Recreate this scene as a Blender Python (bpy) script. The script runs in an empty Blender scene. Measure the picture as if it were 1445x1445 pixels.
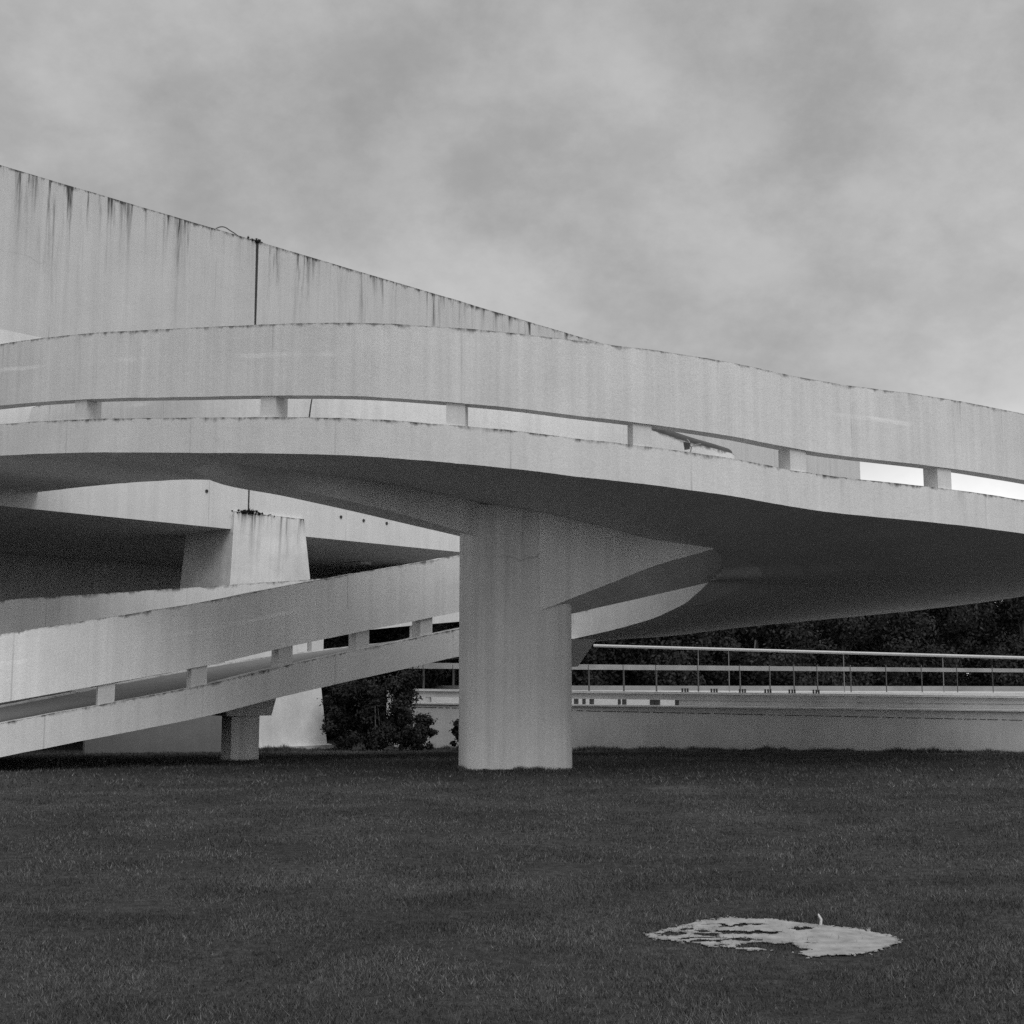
import bpy, bmesh, math, random
import numpy as np
from mathutils import Vector, noise as mnoise

random.seed(7)
rng = np.random.default_rng(11)
S = bpy.context.scene
COL = S.collection

# ------------------------------------------------------------------ camera
F_PX, CX, CY = 1844.0, 722.5, 722.5        # focal length in photo pixels, optical centre
PITCH = math.atan((961 - CY) / F_PX)       # the lens looks slightly up, horizon at row 961
EYE = 1.6
cam_d = bpy.data.cameras.new('camera')
cam = bpy.data.objects.new('camera', cam_d)
COL.objects.link(cam)
cam.location = (0, 0, EYE)
cam.rotation_euler = (math.pi / 2 + PITCH, 0, 0)
cam_d.sensor_width = 36
cam_d.lens = F_PX / 1445 * 36
cam_d.clip_end = 5000
S.camera = cam

def ray(px, py):
    u = (px - CX) / F_PX; v = (CY - py) / F_PX
    y = math.cos(PITCH) - v * math.sin(PITCH)
    z = math.sin(PITCH) + v * math.cos(PITCH)
    return u / y, z / y                    # slopes x/y and z/y seen from the eye
def PD(px, py, d):
    a, b = ray(px, py); return Vector((a * d, d, EYE + b * d))
def PZ(px, py, z):
    a, b = ray(px, py); d = (z - EYE) / b; return Vector((a * d, d, z))
def proj(p):
    x, y, z = p[0], p[1], p[2] - EYE
    c, s = math.cos(PITCH), math.sin(PITCH)
    w = y * c + z * s; v = -y * s + z * c
    return CX + F_PX * x / w, CY - F_PX * v / w

# ------------------------------------------------------------------ objects
def tag(o, label=None, cat=None, group=None, kind=None):
    if label: o['label'] = label
    if cat: o['category'] = cat
    if group: o['group'] = group
    if kind: o['kind'] = kind
    return o
def empty(name, loc, label, cat, group=None):
    o = bpy.data.objects.new(name, None); COL.objects.link(o)
    o.location = loc; o.empty_display_size = .3
    return tag(o, label, cat, group)
class MB:
    """verts / faces / uvs collected in world space and linked as one mesh object"""
    def __init__(s): s.v = []; s.f = []; s.uv = []; s.sm = []
    def quad(s, pts, uvs=None, smooth=False):
        b = len(s.v); s.v += [tuple(p) for p in pts]; s.f.append(tuple(range(b, b + len(pts))))
        s.uv += uvs if uvs else [(0, 5)] * len(pts); s.sm.append(smooth)
    def strip(s, A, B, uA, uB, smooth=True):
        b = len(s.v); n = len(A)
        s.v += [tuple(p) for p in A] + [tuple(p) for p in B]
        for i in range(n - 1):
            s.f.append((b + i, b + i + 1, b + n + i + 1, b + n + i))
            s.uv += [uA[i], uA[i + 1], uB[i + 1], uB[i]]; s.sm.append(smooth)
    def hexa(s, lo, hi):
        """lo, hi: four points each, counter-clockwise seen from above"""
        zt = max(p[2] for p in hi)
        s.quad([lo[3], lo[2], lo[1], lo[0]])
        s.quad(hi)
        per = 0.0
        for i in range(4):
            j = (i + 1) % 4
            L = (Vector(lo[j]) - Vector(lo[i])).length
            s.quad([lo[i], lo[j], hi[j], hi[i]],
                   [(per, zt - lo[i][2]), (per + L, zt - lo[j][2]), (per + L, zt - hi[j][2]), (per, zt - hi[i][2])])
            per += L
    def box(s, c, t, n, w, d, z0, z1):
        """box standing round c: w along t, d along n"""
        c = Vector((c[0], c[1], 0)); t = Vector((t[0], t[1], 0)).normalized(); n = Vector((n[0], n[1], 0)).normalized()
        q = [c - t * w / 2 - n * d / 2, c + t * w / 2 - n * d / 2, c + t * w / 2 + n * d / 2, c - t * w / 2 + n * d / 2]
        if (q[1] - q[0]).cross(q[2] - q[1]).z < 0: q = q[::-1]
        s.hexa([(p.x, p.y, z0) for p in q], [(p.x, p.y, z1) for p in q])
    def tube(s, pts, r, k=8):
        pts = [Vector(p) for p in pts]; rings = []
        r = r if isinstance(r, (list, tuple)) else [r] * len(pts)
        for i, p in enumerate(pts):
            t = (pts[min(i + 1, len(pts) - 1)] - pts[max(i - 1, 0)]).normalized()
            a = t.orthogonal().normalized() if i == 0 else (a - t * a.dot(t)).normalized()
            b = t.cross(a)
            rings.append([p + (a * math.cos(2 * math.pi * j / k) + b * math.sin(2 * math.pi * j / k)) * r[i] for j in range(k)])
        base = len(s.v)
        for R in rings: s.v += [tuple(q) for q in R]
        for i in range(len(pts) - 1):
            for j in range(k):
                j2 = (j + 1) % k
                s.f.append((base + i * k + j, base + i * k + j2, base + (i + 1) * k + j2, base + (i + 1) * k + j))
                s.uv += [(j / k, i), (j / k, i), (j / k, i + 1), (j / k, i + 1)]; s.sm.append(True)
        for ring in (rings[0][::-1], rings[-1]): s.quad(ring)
    def build(s, name, mat, parent=None, label=None):
        me = bpy.data.meshes.new(name); me.from_pydata(s.v, [], s.f)
        uvl = me.uv_layers.new(name='UVMap')
        uvl.data.foreach_set('uv', np.array(s.uv, dtype=np.float32).ravel())
        me.polygons.foreach_set('use_smooth', s.sm)
        me.materials.append(mat); me.update()
        o = bpy.data.objects.new(name, me); COL.objects.link(o)
        if parent:
            o.parent = parent
            root = parent
            off = Vector((0, 0, 0))
            while root: off += root.location; root = root.parent
            me.transform(__import__('mathutils').Matrix.Translation(-off))
        if label: o['label'] = label
        return o

# ------------------------------------------------------------------ materials
def new_mat(name):
    m = bpy.data.materials.new(name); m.use_nodes = True
    nt = m.node_tree; nt.nodes.clear()
    out = nt.nodes.new('ShaderNodeOutputMaterial'); bs = nt.nodes.new('ShaderNodeBsdfPrincipled')
    nt.links.new(bs.outputs[0], out.inputs[0])
    return m, nt, bs
class N:
    def __init__(s, nt): s.nt = nt
    def node(s, t, **k):
        n = s.nt.nodes.new(t)
        for a, b in k.items(): setattr(n, a, b)
        return n
    def put(s, sock, v):
        if hasattr(v, 'links') or isinstance(v, bpy.types.NodeSocket): s.nt.links.new(v, sock)
        else: sock.default_value = v
    def math(s, op, a, b=0.0, c=None, clamp=False):
        n = s.node('ShaderNodeMath', operation=op, use_clamp=clamp)
        s.put(n.inputs[0], a); s.put(n.inputs[1], b)
        if c is not None: s.put(n.inputs[2], c)
        return n.outputs[0]
    def comb(s, x, y, z=0.0):
        n = s.node('ShaderNodeCombineXYZ')
        for i, v in enumerate((x, y, z)): s.put(n.inputs[i], v)
        return n.outputs[0]
    def noise(s, vec, scale=1.0, detail=2.0, rough=.5):
        n = s.node('ShaderNodeTexNoise')
        if vec is not None: s.put(n.inputs['Vector'], vec)
        n.inputs['Scale'].default_value = scale; n.inputs['Detail'].default_value = detail
        n.inputs['Roughness'].default_value = rough
        return n.outputs[0]
    def remap(s, v, a, b, c, d):
        n = s.node('ShaderNodeMapRange', interpolation_type='SMOOTHSTEP')
        s.put(n.inputs[0], v)
        for i, x in enumerate((a, b, c, d)): s.put(n.inputs[i + 1], x)
        return n.outputs[0]
    def mul(s, *vs):
        r = vs[0]
        for v in vs[1:]: r = s.math('MULTIPLY', r, v)
        return r

def concrete(name, albedo=.5, streak=.6, length=.35, thresh=.55, top=.5, blotch=.12, joint=0., joint_off=0., patch=None, seed=0., base=None, vstreak=.10, cracks=0., upper=None, rim=1.):
    """weathered painted concrete. UV: u = metres along the face, v = metres below its top edge"""
    m, nt, bs = new_mat(name); n = N(nt)
    uvn = n.node('ShaderNodeUVMap'); sep = n.node('ShaderNodeSeparateXYZ'); nt.links.new(uvn.outputs[0], sep.inputs[0])
    u, v = sep.outputs[0], sep.outputs[1]
    tc = n.node('ShaderNodeNewGeometry').outputs['Position']
    def un(su, sv, k, det=2.0, rough=.5): return n.noise(n.comb(n.math('MULTIPLY', u, su), n.math('MULTIPLY', v, sv), seed + k), 1.0, det, rough)
    # drip streaks running down from the top edge
    ln = n.math('MULTIPLY', n.remap(un(.55, 0, 3.1), .3, .75, length * .3, length * 1.6), n.remap(un(2.3, 0, 6.6, 3), .3, .72, .25, 2.1))
    fall = n.math('POWER', 2.718, n.math('MULTIPLY', n.math('DIVIDE', v, ln), -1.0))
    drip = n.mul(n.remap(un(3.6, .2, 7.7, 5, .68), thresh, thresh + .2, 0, 1), fall, streak)
    zone = n.remap(un(.42, 0, 9.2), .42, .56, .15, 1)
    drip = n.math('MULTIPLY', drip, zone)
    # grime band hugging the top edge
    edge = n.mul(n.remap(v, 0, n.remap(un(2.6, 0, 1.3, 5, .7), .35, .75, .008 * rim, .13 * rim), 1, 0), n.remap(un(6, 2, 4.4, 4, .7), .38, .62, .2, 1), top)
    # faint full-height streaks, blotches and grain
    vs = n.math('MULTIPLY', n.math('SUBTRACT', un(7, .12, 5.5, 4, .6), .5), vstreak * 3)
    bl = n.math('MULTIPLY', n.math('SUBTRACT', n.noise(tc, .9, 5, .6), .5), blotch * 3)
    gr = n.math('MULTIPLY', n.math('SUBTRACT', n.noise(tc, 38, 2, .7), .5), .42)
    a = n.math('ADD', n.math('ADD', 1.0, vs), n.math('ADD', bl, gr))
    a = n.math('MULTIPLY', a, n.math('SUBTRACT', 1.0, n.math('MINIMUM', n.math('ADD', drip, edge), .88)))
    if joint:
        jf = n.remap(v, 1.9, 2.1, 1, 0) if joint < 4 else 1.0
        fr = n.math('ABSOLUTE', n.math('SUBTRACT', n.math('FRACT', n.math('DIVIDE', n.math('ADD', u, joint_off), joint)), .5))
        jl = n.math('MULTIPLY', fr, joint)
        jm = n.mul(n.remap(jl, .004, .02, .26, 0), n.remap(un(.5, .8, 2.2, 3), .4, .62, .1, 1), jf)
        a = n.math('MULTIPLY', a, n.math('SUBTRACT', 1.0, jm))
    if cracks:
        w = un(1.1, 1.1, 12.1, 5, .6)
        row = n.math('ABSOLUTE', n.math('SUBTRACT', n.math('ADD', v, n.math('MULTIPLY', w, .7)), cracks))
        cm = n.mul(n.remap(row, .0, .022, .30, 0), n.remap(un(.25, .3, 8.8, 2), .45, .6, 0, 1))
        a = n.math('MULTIPLY', a, n.math('SUBTRACT', 1.0, cm))
    if patch:
        v0, hw, amt = patch
        w = n.math('ADD', v, n.math('MULTIPLY', n.math('SUBTRACT', un(1.5, 0, 6.1, 3), .5), .10))
        pm = n.mul(n.remap(n.math('ABSOLUTE', n.math('SUBTRACT', w, v0)), hw * .4, hw, 1, 0), n.remap(un(.42, 0, 11.3, 3), .52, .66, 0, amt), n.remap(un(5, 25, 3.3, 3), .3, .6, .4, 1))
        a = n.math('ADD', a, pm)
    if upper:
        a = n.math('MULTIPLY', a, n.remap(v, upper[0], upper[0] + .03, upper[1], 1.0))
    if base:
        bm = n.mul(n.remap(n.math('ADD', v, n.math('MULTIPLY', un(3, 1, 1.9, 4), .3)), base - .35, base + .1, 0, .25), 1.0)
        a = n.math('MULTIPLY', a, n.math('SUBTRACT', 1.0, bm))
    a = n.math('MULTIPLY', a, albedo)
    a = n.math('MAXIMUM', a, .02)
    nt.links.new(n.comb(a, a, a), bs.inputs['Base Color'])
    bs.inputs['Roughness'].default_value = .92; bs.inputs['Specular IOR Level'].default_value = .2
    bp = n.node('ShaderNodeBump'); bp.inputs['Strength'].default_value = .35; bp.inputs['Distance'].default_value = .02
    h = n.math('ADD', n.noise(tc, 3.0, 6, .65), n.math('MULTIPLY', n.noise(tc, 45, 2), .25))
    nt.links.new(h, bp.inputs['Height']); nt.links.new(bp.outputs[0], bs.inputs['Normal'])
    return m
def plain(name, g, rough=.7, metal=0., var=.15, scale=14):
    m, nt, bs = new_mat(name); n = N(nt)
    tc = n.node('ShaderNodeNewGeometry').outputs['Position']
    a = n.math('MULTIPLY', n.math('ADD', 1.0, n.math('MULTIPLY', n.math('SUBTRACT', n.noise(tc, scale, 4, .6), .5), var * 3)), g)
    nt.links.new(n.comb(a, a, a), bs.inputs['Base Color'])
    bs.inputs['Roughness'].default_value = rough; bs.inputs['Metallic'].default_value = metal
    return m
def foliage(name, g):
    m, nt, bs = new_mat(name); n = N(nt)
    tc = n.node('ShaderNodeNewGeometry')
    a = n.mul(n.remap(n.noise(tc.outputs['Position'], 1.3, 3), .3, .7, .6, 1.4), n.remap(n.noise(tc.outputs['Position'], 23, 2), .3, .7, .6, 1.4), g)
    nt.links.new(n.comb(a, a, a), bs.inputs['Base Color'])
    bs.inputs['Roughness'].default_value = .8; bs.inputs['Specular IOR Level'].default_value = .08
    return m

M = {
 'parapet': concrete('parapet_concrete', .60, .50, .20, .53, .85, .10, joint=3.3, joint_off=.7, patch=(.52, .05, .22), seed=3, vstreak=.14),
 'parapet_inner': concrete('inner_parapet_paint', .73, .50, .20, .53, .85, .10, joint=3.3, joint_off=1.9, patch=(.52, .05, .20), seed=5, vstreak=.13),
 'slab': concrete('slab_concrete', .60, .5, .16, .53, .95, .10, joint=2.87, seed=21),
 'stub': concrete('post_concrete', .56, .2, .1, .6, .3, .1, seed=40),
 'beam': concrete('beam_concrete', .61, .3, 1.2, .52, .1, .12, vstreak=.15, seed=52),
 'column': concrete('column_concrete', .565, .55, 2.2, .50, .1, .13, vstreak=.19, cracks=1.3, seed=60),
 'building': concrete('building_concrete', .60, 1.5, .75, .47, 1.0, .08, joint=5.1, joint_off=1.2, seed=81, vstreak=.10, cracks=2.6, upper=(4.3, .80), rim=2.2),
 'pier': concrete('pier_concrete', .60, 1.2, .5, .48, .95, .26, seed=95, cracks=1.0),
 'wall': concrete('retaining_concrete', .44, .3, .3, .55, .4, .18, seed=110),
 'coping': concrete('coping_concrete', .55, .2, .1, .6, .3, .1, seed=120),
 'terrace': plain('terrace_paving', .42, .9, 0, .15, 2),
 'dark_coping': plain('mossy_coping', .07, .9, 0, .4, 5),
 'kerb': plain('lit_floor_tone', .30, .9, 0, .4, 1.2),  # pale tone standing for the lit terrace floor
 'deck': plain('ramp_paving', .15, .95, 0, .2, 4),
 'shade_grey': concrete('shade_grey_wall', .16, .3, .3, .55, .4, .25, seed=130),  # dark tone carries the shade at the pier's foot
 'white_kerb': plain('slot_light_white', .75, .9, 0, .12, 5),  # white stands for light falling into the slots
 'dark_joint': plain('dark_joint', .03, .9),
 'steel': plain('grey_steel', .22, .5, .2),
 'pale_steel': plain('pale_painted_steel', .50, .5),
 'white_rail': plain('white_painted_rail', .38, .7, 0, .35, 1.6),
 'dark_steel': plain('dark_steel', .05, .5),
 'wood': plain('pale_wood', .5, .8),
 'leaf': foliage('dark_foliage', .028),
 'leaf2': foliage('mid_foliage', .06),
 'bark': plain('bark', .07, .95, 0, .3, 9),
 'screed': plain('worn_cement', .24, .95, 0, .5, 8),
}

# ------------------------------------------------------------------ the ramp
def crom(P, k=14):
    P = [Vector(p) for p in P]; out = []
    for i in range(len(P) - 1):
        p0 = P[i - 1] if i > 0 else P[0] * 2 - P[1]
        p1, p2 = P[i], P[i + 1]
        p3 = P[i + 2] if i + 2 < len(P) else P[-1] * 2 - P[-2]
        for j in range(k):
            t = j / k
            out.append(.5 * (2 * p1 + (p2 - p0) * t + (2 * p0 - 5 * p1 + 4 * p2 - p3) * t * t + (3 * p1 - p0 - 3 * p2 + p3) * t ** 3))
    out.append(P[-1]); return out

TH, GAP, PH, PT = .60, .36, 1.20, .28        # slab edge, open slot, parapet height, parapet thickness
c = PD
stations = [   # (outer bottom edge, inner bottom edge) of the slab, from the upper end down to the lawn
 ((-16.5, 32.5, 6.55), (-13.0, 34.5, 6.55)),
 ((-13.3, 28.0, 6.15), (-10.2, 30.6, 6.15)),
 ((-10.6, 25.0, 5.88), (-8.0, 28.0, 5.88)),
 ((-7.9, 22.95, 5.63), (-6.1, 26.1, 5.63)),
 (c(280, 639, 21.6), (-3.9, 25.4, 5.36)),
 (c(390, 640, 20.9), (-2.7, 25.4, 5.2)),
 (c(500, 643, 20.4), (-1.6, 25.45, 5.02)),
 (c(610, 651, 20.1), (-.6, 25.5, 4.84)),
 (c(720, 661, 20.0), (.4, 25.5, 4.66)),
 (c(810, 672, 20.0), (1.3, 25.45, 4.43)),
 (c(900, 682, 20.1), (2.2, 25.35, 4.20)),
 (c(1030, 699.5, 20.4), (2.95, 25.1, 4.05)),
 (c(1165, 722, 21.0), (3.6, 24.95, 3.95)),
 ((8.0, 22.2, 4.2), (3.98, 25.1, 3.85)),
 ((11.0, 24.4, 4.08), (4.1, 25.4, 3.76)),
 ((13.0, 28.0, 3.92), (4.05, 25.7, 3.61)),
 ((13.0, 32.4, 3.74), c(1000, 822, 26.1)),
 ((11.0, 35.4, 3.50), c(983, 838, 26.6)),
 (c(1060, 884, 36.0), c(960, 855, 27.3)),
 (c(950, 897, 37.2), c(905, 878, 28.6)),
 (c(845, 905, 36.6), c(806, 902, 29.5)),
 ((-.6, 34.8, 2.28), c(725, 913, 29.1)),
 ((-3.0, 33.4, 2.0), c(652, 925.5, 28.4)),
 ((-5.2, 32.2, 1.70), c(575, 943, 27.6)),
 ((-6.9, 31.4, 1.42), c(500, 959.6, 26.9)),
 ((-8.6, 30.4, 1.06), c(395, 984, 26.0)),
 ((-10.2, 29.2, .68), c(280, 1013, 25.0)),
 ((-12.0, 28.0, .28), (-8.4, 23.9, .40)),
 ((-14.2, 26.5, -.22), (-10.8, 22.4, -.12)),
 ((-16.4, 24.8, -.75), (-13.2, 20.9, -.75)),
]
OUT = crom([s[0] for s in stations]); INN = crom([s[1] for s in stations])
NS = len(OUT)
def arclen(P):
    L = [0.0]
    for i in range(1, len(P)): L.append(L[-1] + (P[i] - P[i - 1]).length)
    return L
def edge_dirs(E, O):
    """horizontal tangent and the normal pointing to the other edge"""
    T, W = [], []
    for i in range(len(E)):
        t = E[min(i + 1, len(E) - 1)] - E[max(i - 1, 0)]; t.z = 0; t.normalize()
        w = O[i] - E[i]; w.z = 0; w -= t * w.dot(t); w.normalize()
        T.append(t); W.append(w)
    return T, W
OT, OW = edge_dirs(OUT, INN); IT, IW = edge_dirs(INN, OUT)
OL, IL = arclen(OUT), arclen(INN)
def jit(u, seed, a=.010):
    return a * (mnoise.noise(Vector((u * 1.7, seed, 0))) + .7 * mnoise.noise(Vector((u * 6.5, seed, 4))))

ramp = empty('concrete_ramp', (.075, 24.85, 0), 'curving white concrete footbridge ramp on one thick column', 'ramp')
UPZ = Vector((0, 0, 1))
# slab: two edges, deck, ribbed-free soffit
sl = MB()
for (E, L, sd) in ((OUT, OL, 1.0), (INN, IL, 2.0)):
    top = [p + UPZ * (TH + jit(L[i], sd)) for i, p in enumerate(E)]
    bot = [p + UPZ * jit(L[i], sd + 5, .006) for i, p in enumerate(E)]
    uA = [(L[i], 0) for i in range(NS)]; uB = [(L[i], TH) for i in range(NS)]
    sl.strip(top, bot, uA, uB)
K = 10; dk = MB()
for k in range(K):
    a, b = k / K, (k + 1) / K
    A = [OUT[i].lerp(INN[i], a) for i in range(NS)]; B = [OUT[i].lerp(INN[i], b) for i in range(NS)]
    def J(P, f): return [p + UPZ * (jit(OL[i], 6.0, .006) * (1 if f == 0 else 0) + jit(IL[i], 7.0, .006) * (1 if f == 1 else 0)) for i, p in enumerate(P)]
    sl.strip(J(A, a), J(B, b), [(OL[i], 3 + a * 5) for i in range(NS)], [(OL[i], 3 + b * 5) for i in range(NS)])
    dk.strip([p + UPZ * (TH - .03) for p in A], [p + UPZ * (TH - .03) for p in B], [(OL[i], 3 + a * 5) for i in range(NS)], [(OL[i], 3 + b * 5) for i in range(NS)])
for (E, W, L, sd) in ((OUT, OW, OL, 1.0), (INN, IW, IL, 2.0)):     # flat kerb tops behind each edge
    top = [p + UPZ * (TH + jit(L[i], sd)) for i, p in enumerate(E)]
    tin = [q + W[i] * .36 for i, q in enumerate(top)]
    dn = [q - UPZ * .08 for q in tin]
    sl.strip(top, tin, [(L[i], .02) for i in range(NS)], [(L[i], .1) for i in range(NS)])
    sl.strip(tin, dn, [(L[i], .02) for i in range(NS)], [(L[i], .1) for i in range(NS)])
slab = sl.build('slab', M['slab'], ramp)
dk.build('deck_surface', M['deck'], ramp)

def hx(i):
    # extra height of the inner parapet: its rim falls steadily through the turn
    p = INN[i]
    if i < st(7) or i > st(17): return .06
    px, _ = proj(p + UPZ * 2.1)
    want = 593 + (px - 895) * (.35 if px > 895 else .55) if px < 1022 else 638 + (px - 1022) * .6
    e_ = EYE + ray(px, want)[1] * p.y - (p.z + TH + GAP + PH - .03) - .10
    if px < 895: e_ = max(e_, .06)
    w = min(1, max(0, (i - st(7)) / 20)) * min(1, max(0, (st(17) - i) / 24))
    return .06 + (max(-.35, min(.5, e_)) - .06) * w
st = lambda k: k * 14
def ho(i):
    p = OUT[i]
    if i < st(21): return 0.0
    px = proj(p + UPZ * 2.4)[0]
    if px > 640: return 0.0
    want = 829 - .066 * (px - 280)                 # row of its top, seen over the near parapet
    d = p.y; b_ = ray(px, want)[1]
    e_ = EYE + b_ * d - (p.z + TH + GAP + PH)
    return max(0.0, min(1.3, e_)) * min(1.0, max(0.0, (640 - px) / 140))
def sweep_parapet(E, W, L, h, sd, i0=0, i1=None):
    i1 = i1 or NS
    R = range(i0, i1)
    z0 = TH + GAP
    H_ = (lambda i: h + hx(i)) if E is INN else (lambda i: h + ho(i))
    fb = [E[i] + UPZ * (z0 + jit(L[i], sd + 9, .006)) for i in R]
    ft = [E[i] + UPZ * (z0 + H_(i) + jit(L[i], sd)) for i in R]
    bb = [E[i] + W[i] * PT + UPZ * z0 for i in R]
    bt = [E[i] + W[i] * PT + UPZ * (z0 + H_(i) + jit(L[i], sd)) for i in R]
    b = MB(); u = [L[i] for i in R]
    b.strip(ft, fb, [(x, 0) for x in u], [(x, h) for x in u])
    b.strip(bt, bb, [(x, 0) for x in u], [(x, h) for x in u])
    b.strip(ft, bt, [(x, .01) for x in u], [(x, .05) for x in u])
    b.strip(fb, bb, [(x, h) for x in u], [(x, h) for x in u])
    b.quad([ft[0], bt[0], bb[0], fb[0]]); b.quad([ft[-1], bt[-1], bb[-1], fb[-1]])
    return b
sweep_parapet(OUT, OW, OL, PH, 11.0).build('parapet', M['parapet'], ramp)
sweep_parapet(INN, IW, IL, PH - .03, 13.0).build('parapet', M['parapet_inner'], ramp)

def add_post(E, T, W, i):
    b = MB()
    cpt = E[i] + W[i] * (.035 + .17)
    b.box(cpt, T[i], W[i], .30, .34, E[i].z + TH - .04, E[i].z + TH + GAP + .03)
    return b.build('post', M['stub'], ramp)
def index_at(E, px, lo, hi):
    return min(range(lo, hi), key=lambda i: abs(proj(E[i])[0] - px))
st = lambda k: k * 14
o_front = (st(2), st(13))
o_posts = [index_at(OUT, p, *o_front) for p in (110, 372, 642, 908, 1134)]
s = OL[o_posts[-1]]; i = o_posts[-1]
while i < NS - 40:
    s += 2.87
    while i < NS - 1 and OL[i] < s: i += 1
    o_posts.append(i)
for i in o_posts: add_post(OUT, OT, OW, i)
i_posts = [index_at(INN, p, st(21), NS - 20) for p in (601, 512, 405, 283, 140)]
s = IL[i_posts[0]]; i = i_posts[0]
while i > 40:
    s -= 2.3
    while i > 0 and IL[i] > s: i -= 1
    i_posts.append(i)
for i in i_posts: add_post(INN, IT, IW, i)

# dark tube handrail following the inner parapet through the turn
hr = MB()
hr.tube([INN[i] + IW[i] * .14 + UPZ * (TH + GAP + PH - .03 + hx(i) + .02) for i in range(st(8), st(19), 2)], .105, 12)
hr.build('coping', M['dark_coping'], ramp)

# column
colc = Vector((.075, 24.85, 0)); CR = 1.055
cb = MB(); seg = 72; rows = 14
HW, DF, DB = 1.04, 23.85, 25.9        # half width, depth of the front and back faces
def col_outline():
    P = []
    x0, x1 = .065 - HW, .065 + HW
    for (cx_, cy_, r, a0) in ((x0, DF, .36, 180), (x1, DF, .52, 270), (x1, DB, .52, 0), (x0, DB, .52, 90)):
        ox = cx_ + (r if cx_ == x0 else -r); oy = cy_ + (r if cy_ == DF else -r)
        for k in range(13):
            a = math.radians(a0 + 90 * k / 12); P.append((ox + r * math.cos(a), oy + r * math.sin(a)))
    return P + [P[0]]
CO = col_outline(); CUL = [0.0]
for k in range(1, len(CO)): CUL.append(CUL[-1] + math.dist(CO[k], CO[k - 1]))
ZT = 4.82
for r in range(rows):
    z1, z0 = ZT - (ZT + .25) * r / rows, ZT - (ZT + .25) * (r + 1) / rows
    A = [(x, y, z1) for x, y in CO]
    B = [(x, y, z0) for x, y in CO]
    cb.strip(A, B, [(q, ZT - z1) for q in CUL], [(q, ZT - z0) for q in CUL])
cb.build('column', M['column'], ramp)

# haunched beam through the column head: sections of (top near, bottom near, bottom far, top far)
def sec(n_top, n_bot, f_bot, rise=.3):
    n_top = Vector(n_top); n_bot = Vector(n_bot); f_bot = Vector(f_bot)
    f_top = f_bot.copy(); f_top.z = n_top.z
    return [n_top, n_bot, f_bot, f_top]
def T3(px, py, d, up=.10): 
    p = PD(px, py, d); p.z += up; return p
left = [
 sec(T3(235, 652, 22.4, .45), T3(240, 656, 22.9, .42), T3(225, 664, 24.0, .42)),
 sec(T3(310, 659, 22.6), PD(325, 672, 23.2), PD(300, 679, 24.2)),
 sec(T3(400, 666, 22.8), PD(412, 690, 23.3), PD(400, 700, 24.3)),
 sec(T3(490, 673, 23.0), PD(492, 707, 23.1), PD(500, 722, 24.2)),
 sec(T3(560, 682, 23.3), PD(560, 724, 23.3), PD(570, 738.5, 24.4)),
 sec(T3(620, 693, 23.6), PD(620, 741, 23.6), PD(620, 750, 24.7)),
 sec(T3(675, 706, 23.853), PD(675, 757, 23.853), PD(665, 760.5, 24.8)),
 sec(T3(725, 718, 24.3), PD(720, 768, 24.5), PD(720, 772, 25.2)),
]
right = [
 sec(T3(745, 726, 24.2), PD(745, 867, 24.2), PD(735, 884, 25.2)),
 sec(T3(765, 730, 23.825), PD(765, 860.5, 23.825), PD(803, 867, 25.0)),
 sec(T3(820, 742, 23.86, .2), PD(820, 839, 23.86), PD(855, 855, 25.25)),
 sec(T3(870, 754, 23.95, .3), PD(870, 819.5, 23.95), PD(900, 845, 25.45)),
 sec(T3(920, 768, 24.2, .4), PD(922, 799, 24.1), PD(945, 834.5, 25.7)),
 sec(T3(970, 770, 24.0, .4), PD(975, 783.5, 24.15), PD(985, 825.5, 25.9)),
 sec(T3(1040, 768, 23.9, .4), PD(1040, 766, 24.1, ), PD(1003, 821, 26.1)),
 sec(T3(1090, 763, 23.8, .4), PD(1085, 757, 23.9), PD(1070, 806, 25.7)),
 sec(T3(1160, 756, 23.6, .4), PD(1150, 745, 23.7), PD(1145, 772, 25.5)),
]
def beam_mesh(S_, name):
    lines = [crom([q[k] for q in S_], 6) for k in range(4)]
    n = len(lines[0]); b = MB()
    L = arclen(lines[0])
    for k in range(4):
        A, B = lines[k], lines[(k + 1) % 4]
        b.strip(A, B, [(L[i], .0 if k == 0 else 3) for i in range(n)], [(L[i], (A[i] - B[i]).length if k == 0 else 4) for i in range(n)])
    b.quad([lines[k][0] for k in range(4)]); b.quad([lines[k][-1] for k in range(4)])
    return b.build(name, M['beam'], ramp)
beam_mesh(left, 'beam'); beam_mesh(right, 'beam')

# support of the lower flight on the left: cap and rectangular column
i = min(range(st(22), NS - 10), key=lambda k: abs(proj(INN[k].lerp(OUT[k], .40))[0] - 338))
mid = INN[i].lerp(OUT[i], .40); tv, wv = IT[i], IW[i]
sc = MB(); sc.box(mid, tv, wv, .62, .55, -.5, mid.z - .42); sc.build('support_column', M['column'], ramp)
cp = MB()
q0 = [mid + tv * sx * .50 + wv * sy * .46 for sx, sy in ((-1, -1), (1, -1), (1, 1), (-1, 1))]
q1 = [mid + tv * sx * .56 + wv * sy * .62 for sx, sy in ((-1, -1), (1, -1), (1, 1), (-1, 1))]
if (q0[1] - q0[0]).cross(q0[2] - q0[1]).z < 0: q0, q1 = q0[::-1], q1[::-1]
cp.hexa([(p.x, p.y, mid.z - .42) for p in q0], [(p.x, p.y, mid.z + .06) for p in q1]); cp.build('column_cap', M['column'], ramp)
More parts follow.
